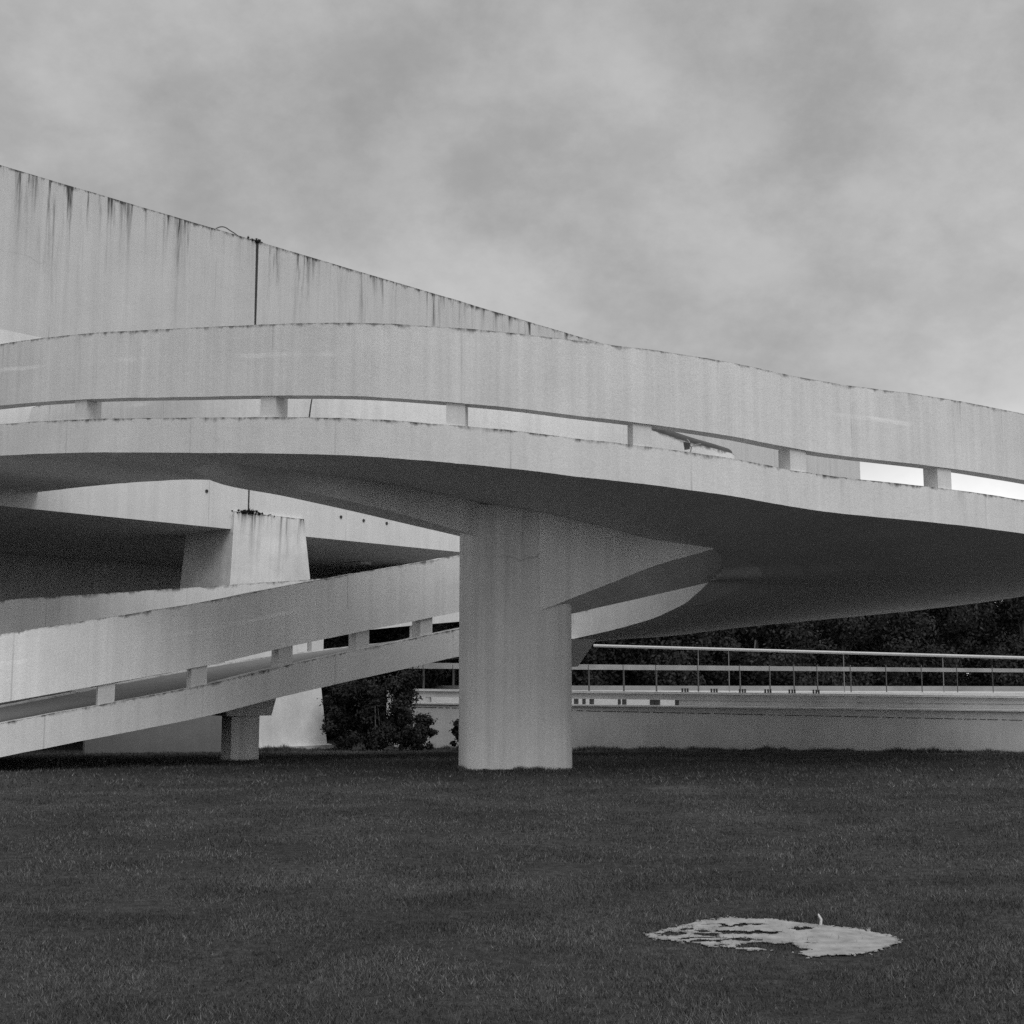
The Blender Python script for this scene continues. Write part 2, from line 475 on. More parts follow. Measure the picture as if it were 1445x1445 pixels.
# support of the lower flight behind the thick column
i = index_at(INN, 775, st(19), st(22))
mid = INN[i].lerp(OUT[i], .22); tv, wv = IT[i], IW[i]
sb = MB(); sb.box((mid.x - .25, mid.y), tv, wv, .7, 1.0, -.7, mid.z - .55); sb.build('support_column', M['column'], ramp)
cp = MB()
m2 = Vector((mid.x - .1, mid.y, mid.z))
q0 = [m2 + tv * sx * .45 + wv * sy * .8 for sx, sy in ((-1, -1), (1, -1), (1, 1), (-1, 1))]
q1 = [m2 + tv * sx * .62 + wv * sy * 1.6 for sx, sy in ((-1, -1), (1, -1), (1, 1), (-1, 1))]
if (q0[1] - q0[0]).cross(q0[2] - q0[1]).z < 0: q0, q1 = q0[::-1], q1[::-1]
cp.hexa([(p.x, p.y, m2.z - .55) for p in q0], [(p.x, p.y, m2.z + .06) for p in q1]); cp.build('column_cap', M['column'], ramp)

# ------------------------------------------------------------------ the building behind
U = Vector((.682, .731, 0)).normalized(); NB = Vector((U.y, -U.x, 0))     # along the wall, and out of it to the viewer
W0 = PD(440, 758, 40.0)
ZB = W0.z; ZTOP = PD(440, 365.5, 40.0).z
def on_wall(px, py, off=0.0):
    a, b = ray(px, py); q = W0 + NB * off
    d = (q.x * NB.x + q.y * NB.y) / (a * NB.x + NB.y)
    p = Vector((a * d, d, EYE + b * d)); return (p - W0).dot(U), p
def wp(s_, off, z): 
    p = W0 + U * s_ + NB * off; return (p.x, p.y, z)
s0, s1 = on_wall(-260, 700)[0], on_wall(1215, 700)[0]
bld = empty('concrete_building', wp(0, -8, -.4), 'long pale concrete building raised on a battered pier behind the ramp', 'building')
b = MB(); nseg = 60
DEP = 24.0
ss = [s0 + (s1 - s0) * k / nseg for k in range(nseg + 1)]
tz = [ZTOP + jit(x, 33, .015) for x in ss]
ft = [wp(x, 0, z) for x, z in zip(ss, tz)]; fb = [wp(x, 0, ZB) for x in ss]
bt = [wp(x, -DEP, ZTOP) for x in ss]; bb = [wp(x, -DEP, ZB) for x in ss]
H = ZTOP - ZB
b.strip(ft, fb, [(x, 0) for x in ss], [(x, H) for x in ss], False)
b.strip(bt, bb, [(x, 0) for x in ss], [(x, H) for x in ss], False)
b.strip(ft, bt, [(x, 4) for x in ss], [(x, 9) for x in ss], False)
b.strip(fb, bb, [(x, 14) for x in ss], [(x, 19) for x in ss], False)
for k in (0, -1): b.quad([ft[k], bt[k], bb[k], fb[k]], [(0, 0), (DEP, 0), (DEP, H), (0, H)])
b.build('wall', M['building'], bld)
# pier
tl, tr = on_wall(331, 722, .1)[0], on_wall(429, 732, .1)[0]
bl, br = on_wall(309, 1050, .45)[0], on_wall(465, 1046, .45)[0]
zt = on_wall(380, 727, .1)[1].z
lo = [wp(bl, .45, -.9), wp(br, .45, -.9), wp(br, -2.6, -.9), wp(bl, -2.6, -.9)]
hi = [wp(tl, .10, zt), wp(tr, .10, zt), wp(tr, -2.3, zt), wp(tl, -2.3, zt)]
p = MB(); p.hexa(lo, hi); p.build('pier', M['pier'], bld)
# footing ledge at the foot of the pier
p = MB(); p.hexa([wp(bl - .1, .62, -.9), wp(br + .05, .62, -.9), wp(br + .05, .30, -.9), wp(bl - .1, .30, -.9)],
                 [wp(bl - .1, .60, -.30), wp(br + .05, .60, -.30), wp(br + .05, .30, -.28), wp(bl - .1, .30, -.28)]); p.build('footing', M['wall'], bld)
# joint in the upper wall with its dark sealant, drain holes, lamp plate on the soffit
js = on_wall(361.5, 400)[0]
p = MB(); p.hexa([wp(js - .03, .012, on_wall(361, 470)[1].z), wp(js + .03, .012, on_wall(361, 470)[1].z), wp(js + .03, -.05, on_wall(361, 470)[1].z), wp(js - .03, -.05, on_wall(361, 470)[1].z)],
                 [wp(js - .045, .012, ZTOP + .02), wp(js + .045, .012, ZTOP + .02), wp(js + .045, -.05, ZTOP + .02), wp(js - .045, -.05, ZTOP + .02)]); p.build('expansion_joint', M['dark_joint'], bld)
js = on_wall(351, 700)[0]
z0, z1 = on_wall(351, 722)[1].z, on_wall(351, 600)[1].z
p = MB(); p.hexa([wp(js - .022, .012, z0), wp(js + .022, .012, z0), wp(js + .022, -.05, z0), wp(js - .022, -.05, z0)],
                 [wp(js - .022, .012, z1), wp(js + .022, .012, z1), wp(js + .022, -.05, z1), wp(js - .022, -.05, z1)]); p.build('expansion_joint', M['dark_joint'], bld)
for (px, py) in ((481, 729.5), (513, 734.5), (545.5, 738.5), (291.5, 693)):
    s_, q = on_wall(px, py)
    p = MB(); p.tube([Vector(wp(s_, -.03, q.z)), Vector(wp(s_, .02, q.z))], .05, 10); p.build('drain_hole', M['dark_joint'], bld)
q = PZ(503, 796, ZB - .06)
p = MB(); p.box(q, U, NB, .5, 1.1, ZB - .09, ZB - .01); p.build('lamp_plate', M['pale_steel'], bld)
# recessed dark ground floor under the raised block
p = MB(); p.hexa([wp(s0 + 2, -12.0, -.8), wp(s1 - 2, -12.0, -.8), wp(s1 - 2, -DEP, -.8), wp(s0 + 2, -DEP, -.8)],
                 [wp(s0 + 2, -12.0, ZB + .02), wp(s1 - 2, -12.0, ZB + .02), wp(s1 - 2, -DEP, ZB + .02), wp(s0 + 2, -DEP, ZB + .02)]); p.build('ground_floor', M['wall'], bld)

# ------------------------------------------------------------------ terrace, retaining wall, railings (right and behind the column)
R0 = Vector((*PD(806, 1000, 40.0).xy, 0)); RT = Vector((.90, -.36, 0)).normalized(); RN = Vector((RT.y, -RT.x, 0))  # RN points to the viewer
def rw(px, py, off=0.0):
    """point on the vertical plane lying off metres behind the retaining wall's face"""
    a, b = ray(px, py); q = R0 - RN * off
    d = (q.x * RN.x + q.y * RN.y) / (a * RN.x + RN.y)
    return Vector((a * d, d, EYE + b * d))
def row(y806, slope): return lambda px: y806 + slope * (px - 806)
def band(mb, px0, px1, rt, rb, off, th, zbot=None, n=10):
    for k in range(n):
        a, b_ = px0 + (px1 - px0) * k / n, px0 + (px1 - px0) * (k + 1) / n
        A, B = rw(a, rt(a), off), rw(b_, rt(b_), off)
        C, D = rw(a, rb(a), off), rw(b_, rb(b_), off)
        if zbot is not None: C.z = D.z = zbot
        bk = -RN * th
        ua, ub = (A - R0).dot(RT), (B - R0).dot(RT)
        mb.quad([C, D, B, A], [(ua, A.z - C.z), (ub, B.z - D.z), (ub, 0), (ua, 0)])
        mb.quad([D + bk, C + bk, A + bk, B + bk], [(ub, 1), (ua, 1), (ua, .3), (ub, .3)])
        mb.quad([A, B, B + bk, A + bk], [(ua, .1)] * 4); mb.quad([D, C, C + bk, D + bk], [(ua, 1)] * 4)
        if k == 0: mb.quad([C, A, A + bk, C + bk])
        if k == n - 1: mb.quad([B, D, D + bk, B + bk])
PX0, PX1 = 556, 2000
ret = empty('retaining_wall', rw(900, 1055), 'low grey retaining wall along the lawn with a thin pale ledge', 'wall')
m_ = MB(); band(m_, PX0, PX1, row(996.5, .0125), row(1100, .02), 0, .30, zbot=-.9); m_.build('wall', M['wall'], ret)
m_ = MB(); band(m_, PX0, PX1, row(994, .0125), row(996.3, .0125), -.05, .40); m_.build('coping', M['coping'], ret)
m_ = MB()
x = PX0 + 4
while x < PX1 - 10:
    w = random.uniform(5, 30)
    band(m_, x, x + w, row(1002.2, .0215), row(1003.2, .0215), -.004, .006, n=1); x += w + random.uniform(1, 6)
m_.build('joint_line', M['dark_joint'], ret)

par = empty('parapet_wall', rw(900, 990, .5), 'grey terrace parapet with a pale coping and open slots near the thick column', 'wall')
m_ = MB()
band(m_, PX0, PX1, row(977.5, .0118), row(986, .0118), .35, .18)
band(m_, 958, PX1, row(986, .0118), row(996, .0125), .37, .15)
m_.build('wall', M['wall'], par)
m_ = MB(); band(m_, PX0, PX1, row(974.7, .0118), row(977.6, .0118), .28, .32); m_.build('coping', M['coping'], par)
for px in (575, 603, 812, 823, 834, 873, 880, 920, 927, 955):
    m_ = MB(); hw_ = random.uniform(1.2, 3.2); band(m_, px - hw_, px + hw_, row(986, .0118), row(995, .0125), .36, .14, n=1); m_.build('post', M['dark_steel'] if px > 700 else M['wall'], par)
ter_z = rw(900, 977, .6).z
T_ = MB()
e0, e1 = rw(PX0, 977, .55), rw(PX1 + 200, 977, .55)
# terrace floor, set back from the parapet by an open light well
e0.z = e1.z = ter_z
f0, f1 = e0 - RN * 2.6 - RT * 1.6, e1 - RN * 2.6
g0, g1 = e0 - RN * 46, e1 - RN * 60
T_.quad([f0, f1, g1, g0])
T_.quad([(f0.x, f0.y, -.9), f0, g0, (g0.x, g0.y, -.9)])
te = MB(); fz = Vector((0, 0, .004))
te.hexa([(f0.x, f0.y, -.9), (f1.x, f1.y, -.9), (*(f1 - RN * .3).xy, -.9), (*(f0 - RN * .3).xy, -.9)], [f0 + fz, f1 + fz, f1 - RN * .3 + fz, f0 - RN * .3 + fz])
tag(te.build('terrace_kerb', M['white_kerb']), kind='structure')  # back of the light well, whitened so the slots look lit
tag(T_.build('terrace', M['terrace']), kind='structure')

bal = empty('balustrade', rw(900, 976, 3.4), 'white painted beam railing on thin dark posts along the terrace', 'railing')
OFB = 3.4
m_ = MB(); band(m_, 563, PX1, row(937.3, .0098), row(944.8, .0062), OFB, .12); m_.build('rail', M['white_rail'], bal)
for px in (598, 640, 690, 760, 793, 831, 880, 926, 985, 1044, 1086, 1120, 1153, 1200, 1250, 1300, 1350, 1400, 1445):
    t_ = rw(px, 941, OFB + .06); m_ = MB(); m_.box(t_, RT, RN, .02, .13, ter_z, t_.z + .06); m_.build('post', M['dark_steel'], bal)
pr = empty('pipe_rail', rw(1000, 976, 4.2), 'thin pale pipe rail starting beside the thick column above the white beam railing', 'railing')
m_ = MB(); m_.tube([rw(838 + k * 40, 911 + .0285 * k * 40, 4.2) for k in range(19)], .045, 8); m_.build('pipe', M['pale_steel'], pr)
for px in (985, 1028, 1190, 1330):
    t_ = rw(px, 911 + .0285 * (px - 838), 4.25); m_ = MB(); m_.tube([(t_.x, t_.y, ter_z), (t_.x, t_.y, t_.z)], .014, 6); m_.build('post', M['steel'], pr)
# little shoe brackets on the coping under the railing
for k, px in enumerate((967, 1008, 1048, 1084, 1118, 1152)):
    g_ = MB()
    for dx in (-4, 0, 3.5):
        r_ = row(974.2, .0118)(px)
        q = rw(px + dx, r_, .40); g_.box(q, RT, RN, .045, .06, q.z - .03, q.z + .10)
    a = g_.build('post_bracket', M['dark_steel'], ret if False else par)

kw = MB()  # pale strip added in place of the lit terrace floor
ka, kb = rw(575, 970, 8.5), rw(1700, 970, 8.5)
kw.box((ka + kb) / 2, RT, RN, (kb - ka).length, .3, ter_z - .1, ter_z + .17)
tag(kw.build('lit_floor_strip', M['kerb']), 'very low pale strip added as lit floor along the terrace in front of the dark trees', 'wall')
# low wall added before the pier's shaded foot; shade put into its dark grey
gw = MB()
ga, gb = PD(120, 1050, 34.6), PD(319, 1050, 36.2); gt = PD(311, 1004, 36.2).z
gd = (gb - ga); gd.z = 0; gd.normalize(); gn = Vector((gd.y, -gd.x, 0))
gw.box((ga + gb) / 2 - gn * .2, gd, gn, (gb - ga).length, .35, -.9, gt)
tag(gw.build('shade_wall', M['shade_grey']), 'low added wall, coloured dark for the shade under the lower ramp beside the battered pier', 'wall')

# ------------------------------------------------------------------ ground
def gz(x, y):
    base = 0.0 if y < 27 else (-.037 * (y - 27) if y < 41 else -.518)
    f = min(1, max(0, (60 - y) / 20))
    return base + f * (.035 * mnoise.noise(Vector((x * .25, y * .25, 1))) + .012 * mnoise.noise(Vector((x * .9, y * .9, 2))))
gx = sorted(set([-2500, -800, -300, -120, -60, -40] + [round(-30 + .6 * k, 3) for k in range(101)] + [40, 60, 120, 300, 800, 2500]))
gy = sorted(set([-200, -40, -10, -2] + [round(.6 * k, 3) for k in range(80)] + [50, 56, 64, 80, 120, 250, 700, 2500]))
gv = [(x, y, gz(x, y)) for y in gy for x in gx]; nx = len(gx)
gf = [(j * nx + i, j * nx + i + 1, (j + 1) * nx + i + 1, (j + 1) * nx + i) for j in range(len(gy) - 1) for i in range(nx - 1)]
me = bpy.data.meshes.new('ground'); me.from_pydata(gv, [], gf)
me.polygons.foreach_set('use_smooth', [True] * len(gf))
m, nt, bs = new_mat('turf'); n = N(nt)
pos = n.node('ShaderNodeNewGeometry').outputs['Position']
sp = n.node('ShaderNodeSeparateXYZ'); nt.links.new(pos, sp.inputs[0])
a = n.mul(n.remap(n.noise(pos, .35, 4), .3, .7, .75, 1.25), n.remap(n.noise(pos, 9, 5, .7), .25, .75, .5, 1.5), n.remap(n.noise(pos, 60, 3, .7), .25, .75, .6, 1.4))
wp_ = PZ(968, 1114, 0)
dx = n.math('DIVIDE', n.math('SUBTRACT', sp.outputs[0], wp_.x), .75); dy = n.math('DIVIDE', n.math('SUBTRACT', sp.outputs[1], wp_.y), 1.0)
rr = n.math('ADD', n.math('SQRT', n.math('ADD', n.math('POWER', dx, 2.0), n.math('POWER', dy, 2.0))), n.noise(pos, 3, 4, .7))
bare = n.remap(rr, .9, 1.5, .055, 0)
a = n.math('ADD', n.math('MULTIPLY', a, .043), n.math('MULTIPLY', bare, n.remap(n.noise(pos, 20, 3), .35, .6, .2, 1)))
nt.links.new(n.comb(a, a, a), bs.inputs['Base Color']); bs.inputs['Roughness'].default_value = 1; bs.inputs['Specular IOR Level'].default_value = .1
bp = n.node('ShaderNodeBump'); bp.inputs['Strength'].default_value = .8; bp.inputs['Distance'].default_value = .05
nt.links.new(n.noise(pos, 22, 4, .7), bp.inputs['Height']); nt.links.new(bp.outputs[0], bs.inputs['Normal'])
me.materials.append(m)
g = bpy.data.objects.new('ground', me); COL.objects.link(g); tag(g, kind='structure')

# worn cement patch at the lower right, the turf growing through it
outline = [(902, 1320.5), (930, 1313), (955, 1307), (978, 1301), (1002, 1297), (1030, 1294.5), (1055, 1297), (1090, 1297), (1118, 1300.5), (1165, 1305), (1215, 1309),
           (1262, 1318), (1275, 1328), (1240, 1341), (1200, 1347), (1165, 1347), (1145, 1350), (1126, 1344), (1092, 1339.5), (1060, 1341), (1020, 1336.5), (998, 1337), (968, 1330), (936, 1328), (914, 1324)]
streaks = [(945, 1318, 24, 3.2), (1026, 1308, 17, 2.2), (1058, 1306, 17, 2.0), (1058, 1317, 46, 3.2), (1132, 1311, 16, 2.4), (994, 1320, 15, 2.8), (1050, 1325.5, 28, 2.0), (1082, 1334, 46, 4.2), (1118, 1339, 20, 3), (1000, 1328, 26, 1.8), (968, 1312.5, 14, 1.6), (1010, 1333, 12, 1.2)]
def in_poly(x, y, P):
    c_ = False; j = len(P) - 1
    for i in range(len(P)):
        if (P[i][1] > y) != (P[j][1] > y) and x < (P[j][0] - P[i][0]) * (y - P[i][1]) / (P[j][1] - P[i][1]) + P[i][0]: c_ = not c_
        j = i
    return c_
def on_patch(x, y):
    if not (.6 < x < 3.2 and 7.2 < y < 9.5): return False
    px, py = proj((x, y, .012))
    w = Vector((x * 9, y * 7, 3))
    jx = 11 * mnoise.noise(w) + 5 * mnoise.noise(w * 3.3); jy = 2.6 * mnoise.noise(w + Vector((7, 1, 0))) + 1.6 * mnoise.noise(w * 3.1) + .9 * mnoise.noise(w * 8)
    if not in_poly(px + jx, py + jy, outline): return False
    for (sx, sy, rx, ry) in streaks:
        if ((px + jx * 1.5 - sx) / rx) ** 2 + ((py + jy - sy) / ry) ** 2 < 1: return False
    lim = .27 + .42 * min(1, max(0, (px - 960) / 160))
    ex = 1e9                                     # frayed rim: nearer the edge more turf shows
    for k in range(len(outline)):
        x1, y1 = outline[k]; x2, y2 = outline[(k + 1) % len(outline)]
        L2 = (x2 - x1) ** 2 + ((y2 - y1) * 4) ** 2; t = max(0, min(1, ((px - x1) * (x2 - x1) + (py - y1) * (y2 - y1) * 16) / L2))
        ex = min(ex, math.hypot(px - x1 - t * (x2 - x1), (py - y1 - t * (y2 - y1)) * 4))
    if mnoise.noise(Vector((x * 45, y * 45, 5))) * .5 + .5 > .30 + ex / 22: return False
    return mnoise.noise(Vector((x * 7, y * 16, 8))) + .45 * mnoise.noise(Vector((x * 30, y * 40, 3))) < lim
pb = bmesh.new(); cell = .010; cache = {}
xs = np.arange(.7, 3.1, cell); ys = np.arange(7.3, 9.4, cell)
def pv(i, j):
    if (i, j) not in cache:
        x, y = .7 + i * cell, 7.3 + j * cell
        cache[(i, j)] = pb.verts.new((x, y, gz(x, y) + .008 + .003 * mnoise.noise(Vector((x * 5, y * 5, 0)))))
    return cache[(i, j)]
for i in range(len(xs)):
    for j in range(len(ys)):
        if on_patch(xs[i] + cell / 2, ys[j] + cell / 2):
            pb.faces.new((pv(i, j), pv(i + 1, j), pv(i + 1, j + 1), pv(i, j + 1)))
me = bpy.data.meshes.new('cement_patch'); 
ext = bmesh.ops.extrude_face_region(pb, geom=pb.faces[:])
bmesh.ops.translate(pb, verts=[e for e in ext['geom'] if isinstance(e, bmesh.types.BMVert)], vec=(0, 0, .003))
pb.to_mesh(me); pb.free(); me.materials.append(M['screed'])
o = bpy.data.objects.new('cement_patch', me); COL.objects.link(o)
tag(o, 'pale worn cement patch with turf growing through it in the foreground lawn', 'cement patch')
# small pale peg standing at the patch
q = PZ(1158, 1305, gz(*PZ(1158, 1305, 0).xy) + .01)
pg = MB(); pg.tube([q, q + Vector((.004, 0, .035)), q + Vector((-.012, .0, .062)), q + Vector((-.014, 0, .07))], [.010, .009, .007, .003], 7)
tag(pg.build('wooden_peg', M['wood']), 'small pale wooden peg standing at the edge of the cement patch', 'peg')

# turf blades
def px_(x, y): return proj((x, y, 0))[0]
def blades(nb, d0, d1, h0, h1, w0, w1):
    d = np.sqrt(rng.uniform(d0 ** 2, d1 ** 2, nb)); x = rng.uniform(-.47, .47, nb) * d
    keep = ~((np.abs(x - .065) < HW + .01) & (d > DF - .01) & (d < DB))
    dens = np.array([mnoise.noise(Vector((a * 1.6, b_ * 1.6, 9))) for a, b_ in zip(x, d)])
    keep &= rng.uniform(-.7, .35, nb) < dens + .15
    near = (d < 9.6) & (x > .5)
    idx = np.where(near & keep)[0]
    for i in idx:
        if on_patch(x[i], d[i]) and rng.random() > (.10 if px_(x[i], d[i]) < 1060 else .03): keep[i] = False
    x, d = x[keep], d[keep]; k = len(x)
    z = np.array([gz(a, b_) for a, b_ in zip(x, d)]) - .004
    hh = rng.uniform(h0, h1, k) * (1 + .5 * dens[keep]); ww = rng.uniform(w0, w1, k); an = rng.uniform(0, 2 * np.pi, k)
    ln_ = rng.uniform(.2, 1.1, k) * hh; la = rng.uniform(0, 2 * np.pi, k)
    V = np.zeros((k, 3, 3))
    V[:, 0] = np.stack([x - np.cos(an) * ww / 2, d - np.sin(an) * ww / 2, z], 1)
    V[:, 1] = np.stack([x + np.cos(an) * ww / 2, d + np.sin(an) * ww / 2, z], 1)
    V[:, 2] = np.stack([x + np.cos(la) * ln_, d + np.sin(la) * ln_, z + hh], 1)
    return V
def tufts(P, h0, h1, w0, w1):
    P = np.array(P); k = len(P)
    z = np.array([gz(a, b_) for a, b_ in P]) - .01
    cl_ = np.array([.35 + max(0, .8 * mnoise.noise(Vector((a * .8, b_ * .8, 5))) + .25) + max(0, .9 * mnoise.noise(Vector((a * 3.7, b_ * 3.7, 2)))) for a, b_ in P])
    hh = rng.uniform(h0, h1, k) * cl_; ww = rng.uniform(w0, w1, k); an = rng.uniform(0, 2 * np.pi, k); la = rng.uniform(0, 2 * np.pi, k); ln_ = hh * rng.uniform(.1, .7, k)
    V = np.zeros((k, 3, 3))
    V[:, 0] = np.stack([P[:, 0] - np.cos(an) * ww / 2, P[:, 1] - np.sin(an) * ww / 2, z], 1)
    V[:, 1] = np.stack([P[:, 0] + np.cos(an) * ww / 2, P[:, 1] + np.sin(an) * ww / 2, z], 1)
    V[:, 2] = np.stack([P[:, 0] + np.cos(la) * ln_, P[:, 1] + np.sin(la) * ln_, z + hh], 1)
    return V
foot = []
w0_, w1_ = rw(PX0, 1055), rw(1500, 1055)
for k in range(16000):
    q_ = w0_.lerp(w1_, random.random()) + RN * abs(random.gauss(.02, .16)); foot.append((q_.x, q_.y))
for k in range(5000):
    q_ = Vector(wp(random.uniform(bl - .3, br + .2), .64 + abs(random.gauss(0, .12)), 0)); foot.append((q_.x, q_.y))
ring = []
for k in range(5200):
    k2 = random.randrange(len(CO) - 1); t_ = random.random(); g_ = abs(random.gauss(0, .05))
    if 12 <= k2 < 13 or random.random() < .45: k2 = 12
    x_, y_ = CO[k2][0] + (CO[k2 + 1][0] - CO[k2][0]) * t_, CO[k2][1] + (CO[k2 + 1][1] - CO[k2][1]) * t_
    ring.append((x_ + g_ * (1 if x_ > .065 else -1) * (k2 != 12), y_ - g_))
clumps = []
for k in range(150):
    d_ = math.sqrt(random.uniform(5.6 ** 2, 17 ** 2)); x_ = random.uniform(-.42, .42) * d_
    if on_patch(x_, d_): continue
    for j in range(random.randint(14, 46)):
        clumps.append((x_ + random.gauss(0, .05), d_ + random.gauss(0, .06)))
V = np.concatenate([tufts(clumps, .03, .085, .004, .008), tufts(foot, .05, .20, .014, .028), tufts(ring, .03, .12, .008, .016), blades(330000, 5.2, 11, .010, .034, .003, .0065), blades(200000, 11, 20, .014, .038, .006, .011), blades(110000, 20, 40, .02, .06, .012, .022)]).reshape(-1, 3)
me = bpy.data.meshes.new('grass'); nb = len(V) // 3
me.vertices.add(len(V)); me.vertices.foreach_set('co', V.ravel().astype(np.float32))
me.loops.add(len(V)); me.loops.foreach_set('vertex_index', np.arange(len(V), dtype=np.int32))
me.polygons.add(nb); me.polygons.foreach_set('loop_start', np.arange(nb, dtype=np.int32) * 3)
me.update(calc_edges=True)
m, nt, bs = new_mat('grass_blade'); n = N(nt)
geo = n.node('ShaderNodeNewGeometry')
a = n.mul(n.remap(geo.outputs['Random Per Island'], 0, 1, .55, 1.6), n.remap(n.noise(geo.outputs['Position'], .9, 5), .32, .68, .62, 1.42), .063)
dry = n.remap(geo.outputs['Random Per Island'], .965, .985, 0, .09); a = n.math('ADD', a, dry)
nt.links.new(n.comb(a, a, a), bs.inputs['Base Color']); bs.inputs['Roughness'].default_value = .65; bs.inputs['Specular IOR Level'].default_value = .2
me.materials.append(m)
o = bpy.data.objects.new('grass', me); COL.objects.link(o); tag(o, 'short dark lawn grass', None, None, 'stuff')

# ------------------------------------------------------------------ trees and shrubs
def leaf_cloud(lumps, n_leaf, size, mat, name, parent):
    """many small leaf faces spread through overlapping uneven lumps"""
    lumps = np.array(lumps); w = lumps[:, 3] ** 2; w = w / w.sum()
    ci = rng.choice(len(lumps), n_leaf, p=w)
    dirs = rng.normal(size=(n_leaf, 3)); dirs /= np.linalg.norm(dirs, axis=1)[:, None]
    rad = lumps[ci, 3] * np.abs(rng.normal(.62, .34, n_leaf))
    P = lumps[ci, :3] + dirs * rad[:, None] * np.array([1, 1, .8])
    nrm = dirs + rng.normal(scale=.7, size=(n_leaf, 3)); nrm /= np.linalg.norm(nrm, axis=1)[:, None]
    up = rng.normal(size=(n_leaf, 3)); t = np.cross(nrm, up); t /= np.linalg.norm(t, axis=1)[:, None]; b_ = np.cross(nrm, t)
    sz = size * rng.uniform(.6, 1.4, n_leaf)[:, None]
    Q = np.stack([P - t * sz * .5, P + b_ * sz * .28, P + t * sz * .6, P - b_ * sz * .28], 1).reshape(-1, 3)
    me = bpy.data.meshes.new(name)
    loc = np.array(parent.location)
    me.vertices.add(len(Q)); me.vertices.foreach_set('co', (Q - loc).ravel().astype(np.float32))
    me.loops.add(len(Q)); me.loops.foreach_set('vertex_index', np.arange(len(Q), dtype=np.int32))
    me.polygons.add(n_leaf); me.polygons.foreach_set('loop_start', np.arange(n_leaf, dtype=np.int32) * 4)
    me.update(calc_edges=True); me.materials.append(mat)
    o = bpy.data.objects.new(name, me); COL.objects.link(o); o.parent = parent
    return o
def plant(name, label, cat, x, y, z, h, r, n_leaf, size, mat, group=None, trunk=.3, low=.15):
    t = empty(name, (x, y, z), label, cat, group)
    lumps = []
    for k in range(random.randint(20, 28)):
        a_ = random.uniform(0, 6.28); rr_ = r * random.uniform(0, .75); hz = random.uniform(low, .9)
        wid = math.sin(math.pi * min(1, .25 + hz * .7))
        lumps.append((x + math.cos(a_) * rr_ * wid, y + math.sin(a_) * rr_ * wid, z + h * hz, r * random.uniform(.16, .42)))
    leaf_cloud(lumps, n_leaf, size, mat, 'crown', t)
    tb = MB(); R_ = max(.03, h * .022)
    tb.tube([(x, y, z - .3), (x + .03, y, z + h * .3), (x - .05, y + .05, z + h * .6), (x, y, z + h * .8)], [R_ * 1.3, R_, R_ * .7, R_ * .3], 8)
    for L_ in lumps[:6]:
        tb.tube([(x, y, z + h * random.uniform(.15, .45)), ((x + L_[0]) / 2, (y + L_[1]) / 2, z + h * .5), (L_[0], L_[1], L_[2])], [R_ * .6, R_ * .4, R_ * .15], 6)
    tb.build('trunk', M['bark'], t)
    return t
shr = [
 # px, base row, depth, height, radius, label
 (488, 1048, 39.2, 2.1, .75, 'dark bushy shrub right beside the battered pier'),
 (527, 1050, 38.6, 2.5, .95, 'tall dark shrub between the battered pier and the low wall'),
 (566, 1050, 38.4, 2.3, .85, 'dark rounded shrub in front of the left end of the retaining wall'),
 (594, 1052, 38.8, 1.0, .42, 'small dark shrub at the end of the pale wall'),
 (652, 1052, 38.6, .85, .38, 'small dark bush half hidden by the thick column'),
]
for (px, py, d, h, r, lab) in shr:
    q = PD(px, py, d); plant('shrub', lab, 'shrub', q.x, q.y, gz(q.x, q.y), h * 1.05, r * 1.15, int(15000 * r + 900), .085, M['leaf'], 'shrubs along the retaining wall', low=.05)
tl_ = [
 (455, 48.5, 5.3), (520, 51, 5.2), (590, 50, 5.4), (640, 52, 5.5), (815, 53, 5.0), (880, 54, 5.3), (945, 53, 4.9), (1010, 55, 5.4), (1070, 54, 5.2), (1130, 56, 5.6), (1190, 57, 5.4), (1255, 58, 6.2), (1320, 60, 5.8), (1395, 61, 6.6), (1450, 60, 6.0),
 (600, 58, 5.8), (850, 62, 6.0), (915, 64, 6.2), (980, 63, 6.0), (1045, 66, 6.4), (1105, 65, 6.3), (1165, 68, 6.6), (1225, 70, 7.0), (1290, 70, 7.2), (1360, 72, 7.6), (1425, 72, 7.8),
]
for k, (px, d, h) in enumerate(tl_):
    a_, _ = ray(px, 960)
    if px < 700: lab = 'dark tree in the shade under the raised building behind the lower ramp'; grp = 'trees under the raised building'
    elif px < 1200: lab = 'dark tree behind the railings right of the thick column'; grp = 'trees behind the terrace railings'
    else: lab = 'leafy tree beyond the turn of the ramp at the far right'; grp = 'trees at the far right'
    plant('tree', lab, 'tree', a_ * d, d, (ter_z if px > 570 else -.5), h - (ter_z if px > 570 else 0), 2.5, 22000, .15, M['leaf'], grp, low=.03)
# clipped hedges closing the view behind the trees
def hedge(px0, px1, d, h, label):
    a_, b_ = PD(px0, 960, d), PD(px1, 960, d + 3)
    t = empty('hedge', ((a_.x + b_.x) / 2, (a_.y + b_.y) / 2, ter_z), label, 'hedge', 'hedges behind the terrace')
    L_ = int((b_ - a_).length / .8); lumps = []
    for k in range(L_):
        q = a_.lerp(b_, (k + .5) / L_)
        for z_ in np.arange(.3, h, .7): lumps.append((q.x + random.uniform(-.2, .2), q.y + random.uniform(-.4, .4), ter_z + z_, random.uniform(.5, .75)))
    leaf_cloud(lumps, len(lumps) * 230, .2, M['leaf'], 'foliage', t)
hedge(560, 1060, 72, 3.6, 'dark hedge behind the trees, seen just right of the thick column under the ramp')
hedge(990, 1580, 76, 3.6, 'dark hedge behind the railings at the right edge of the picture')
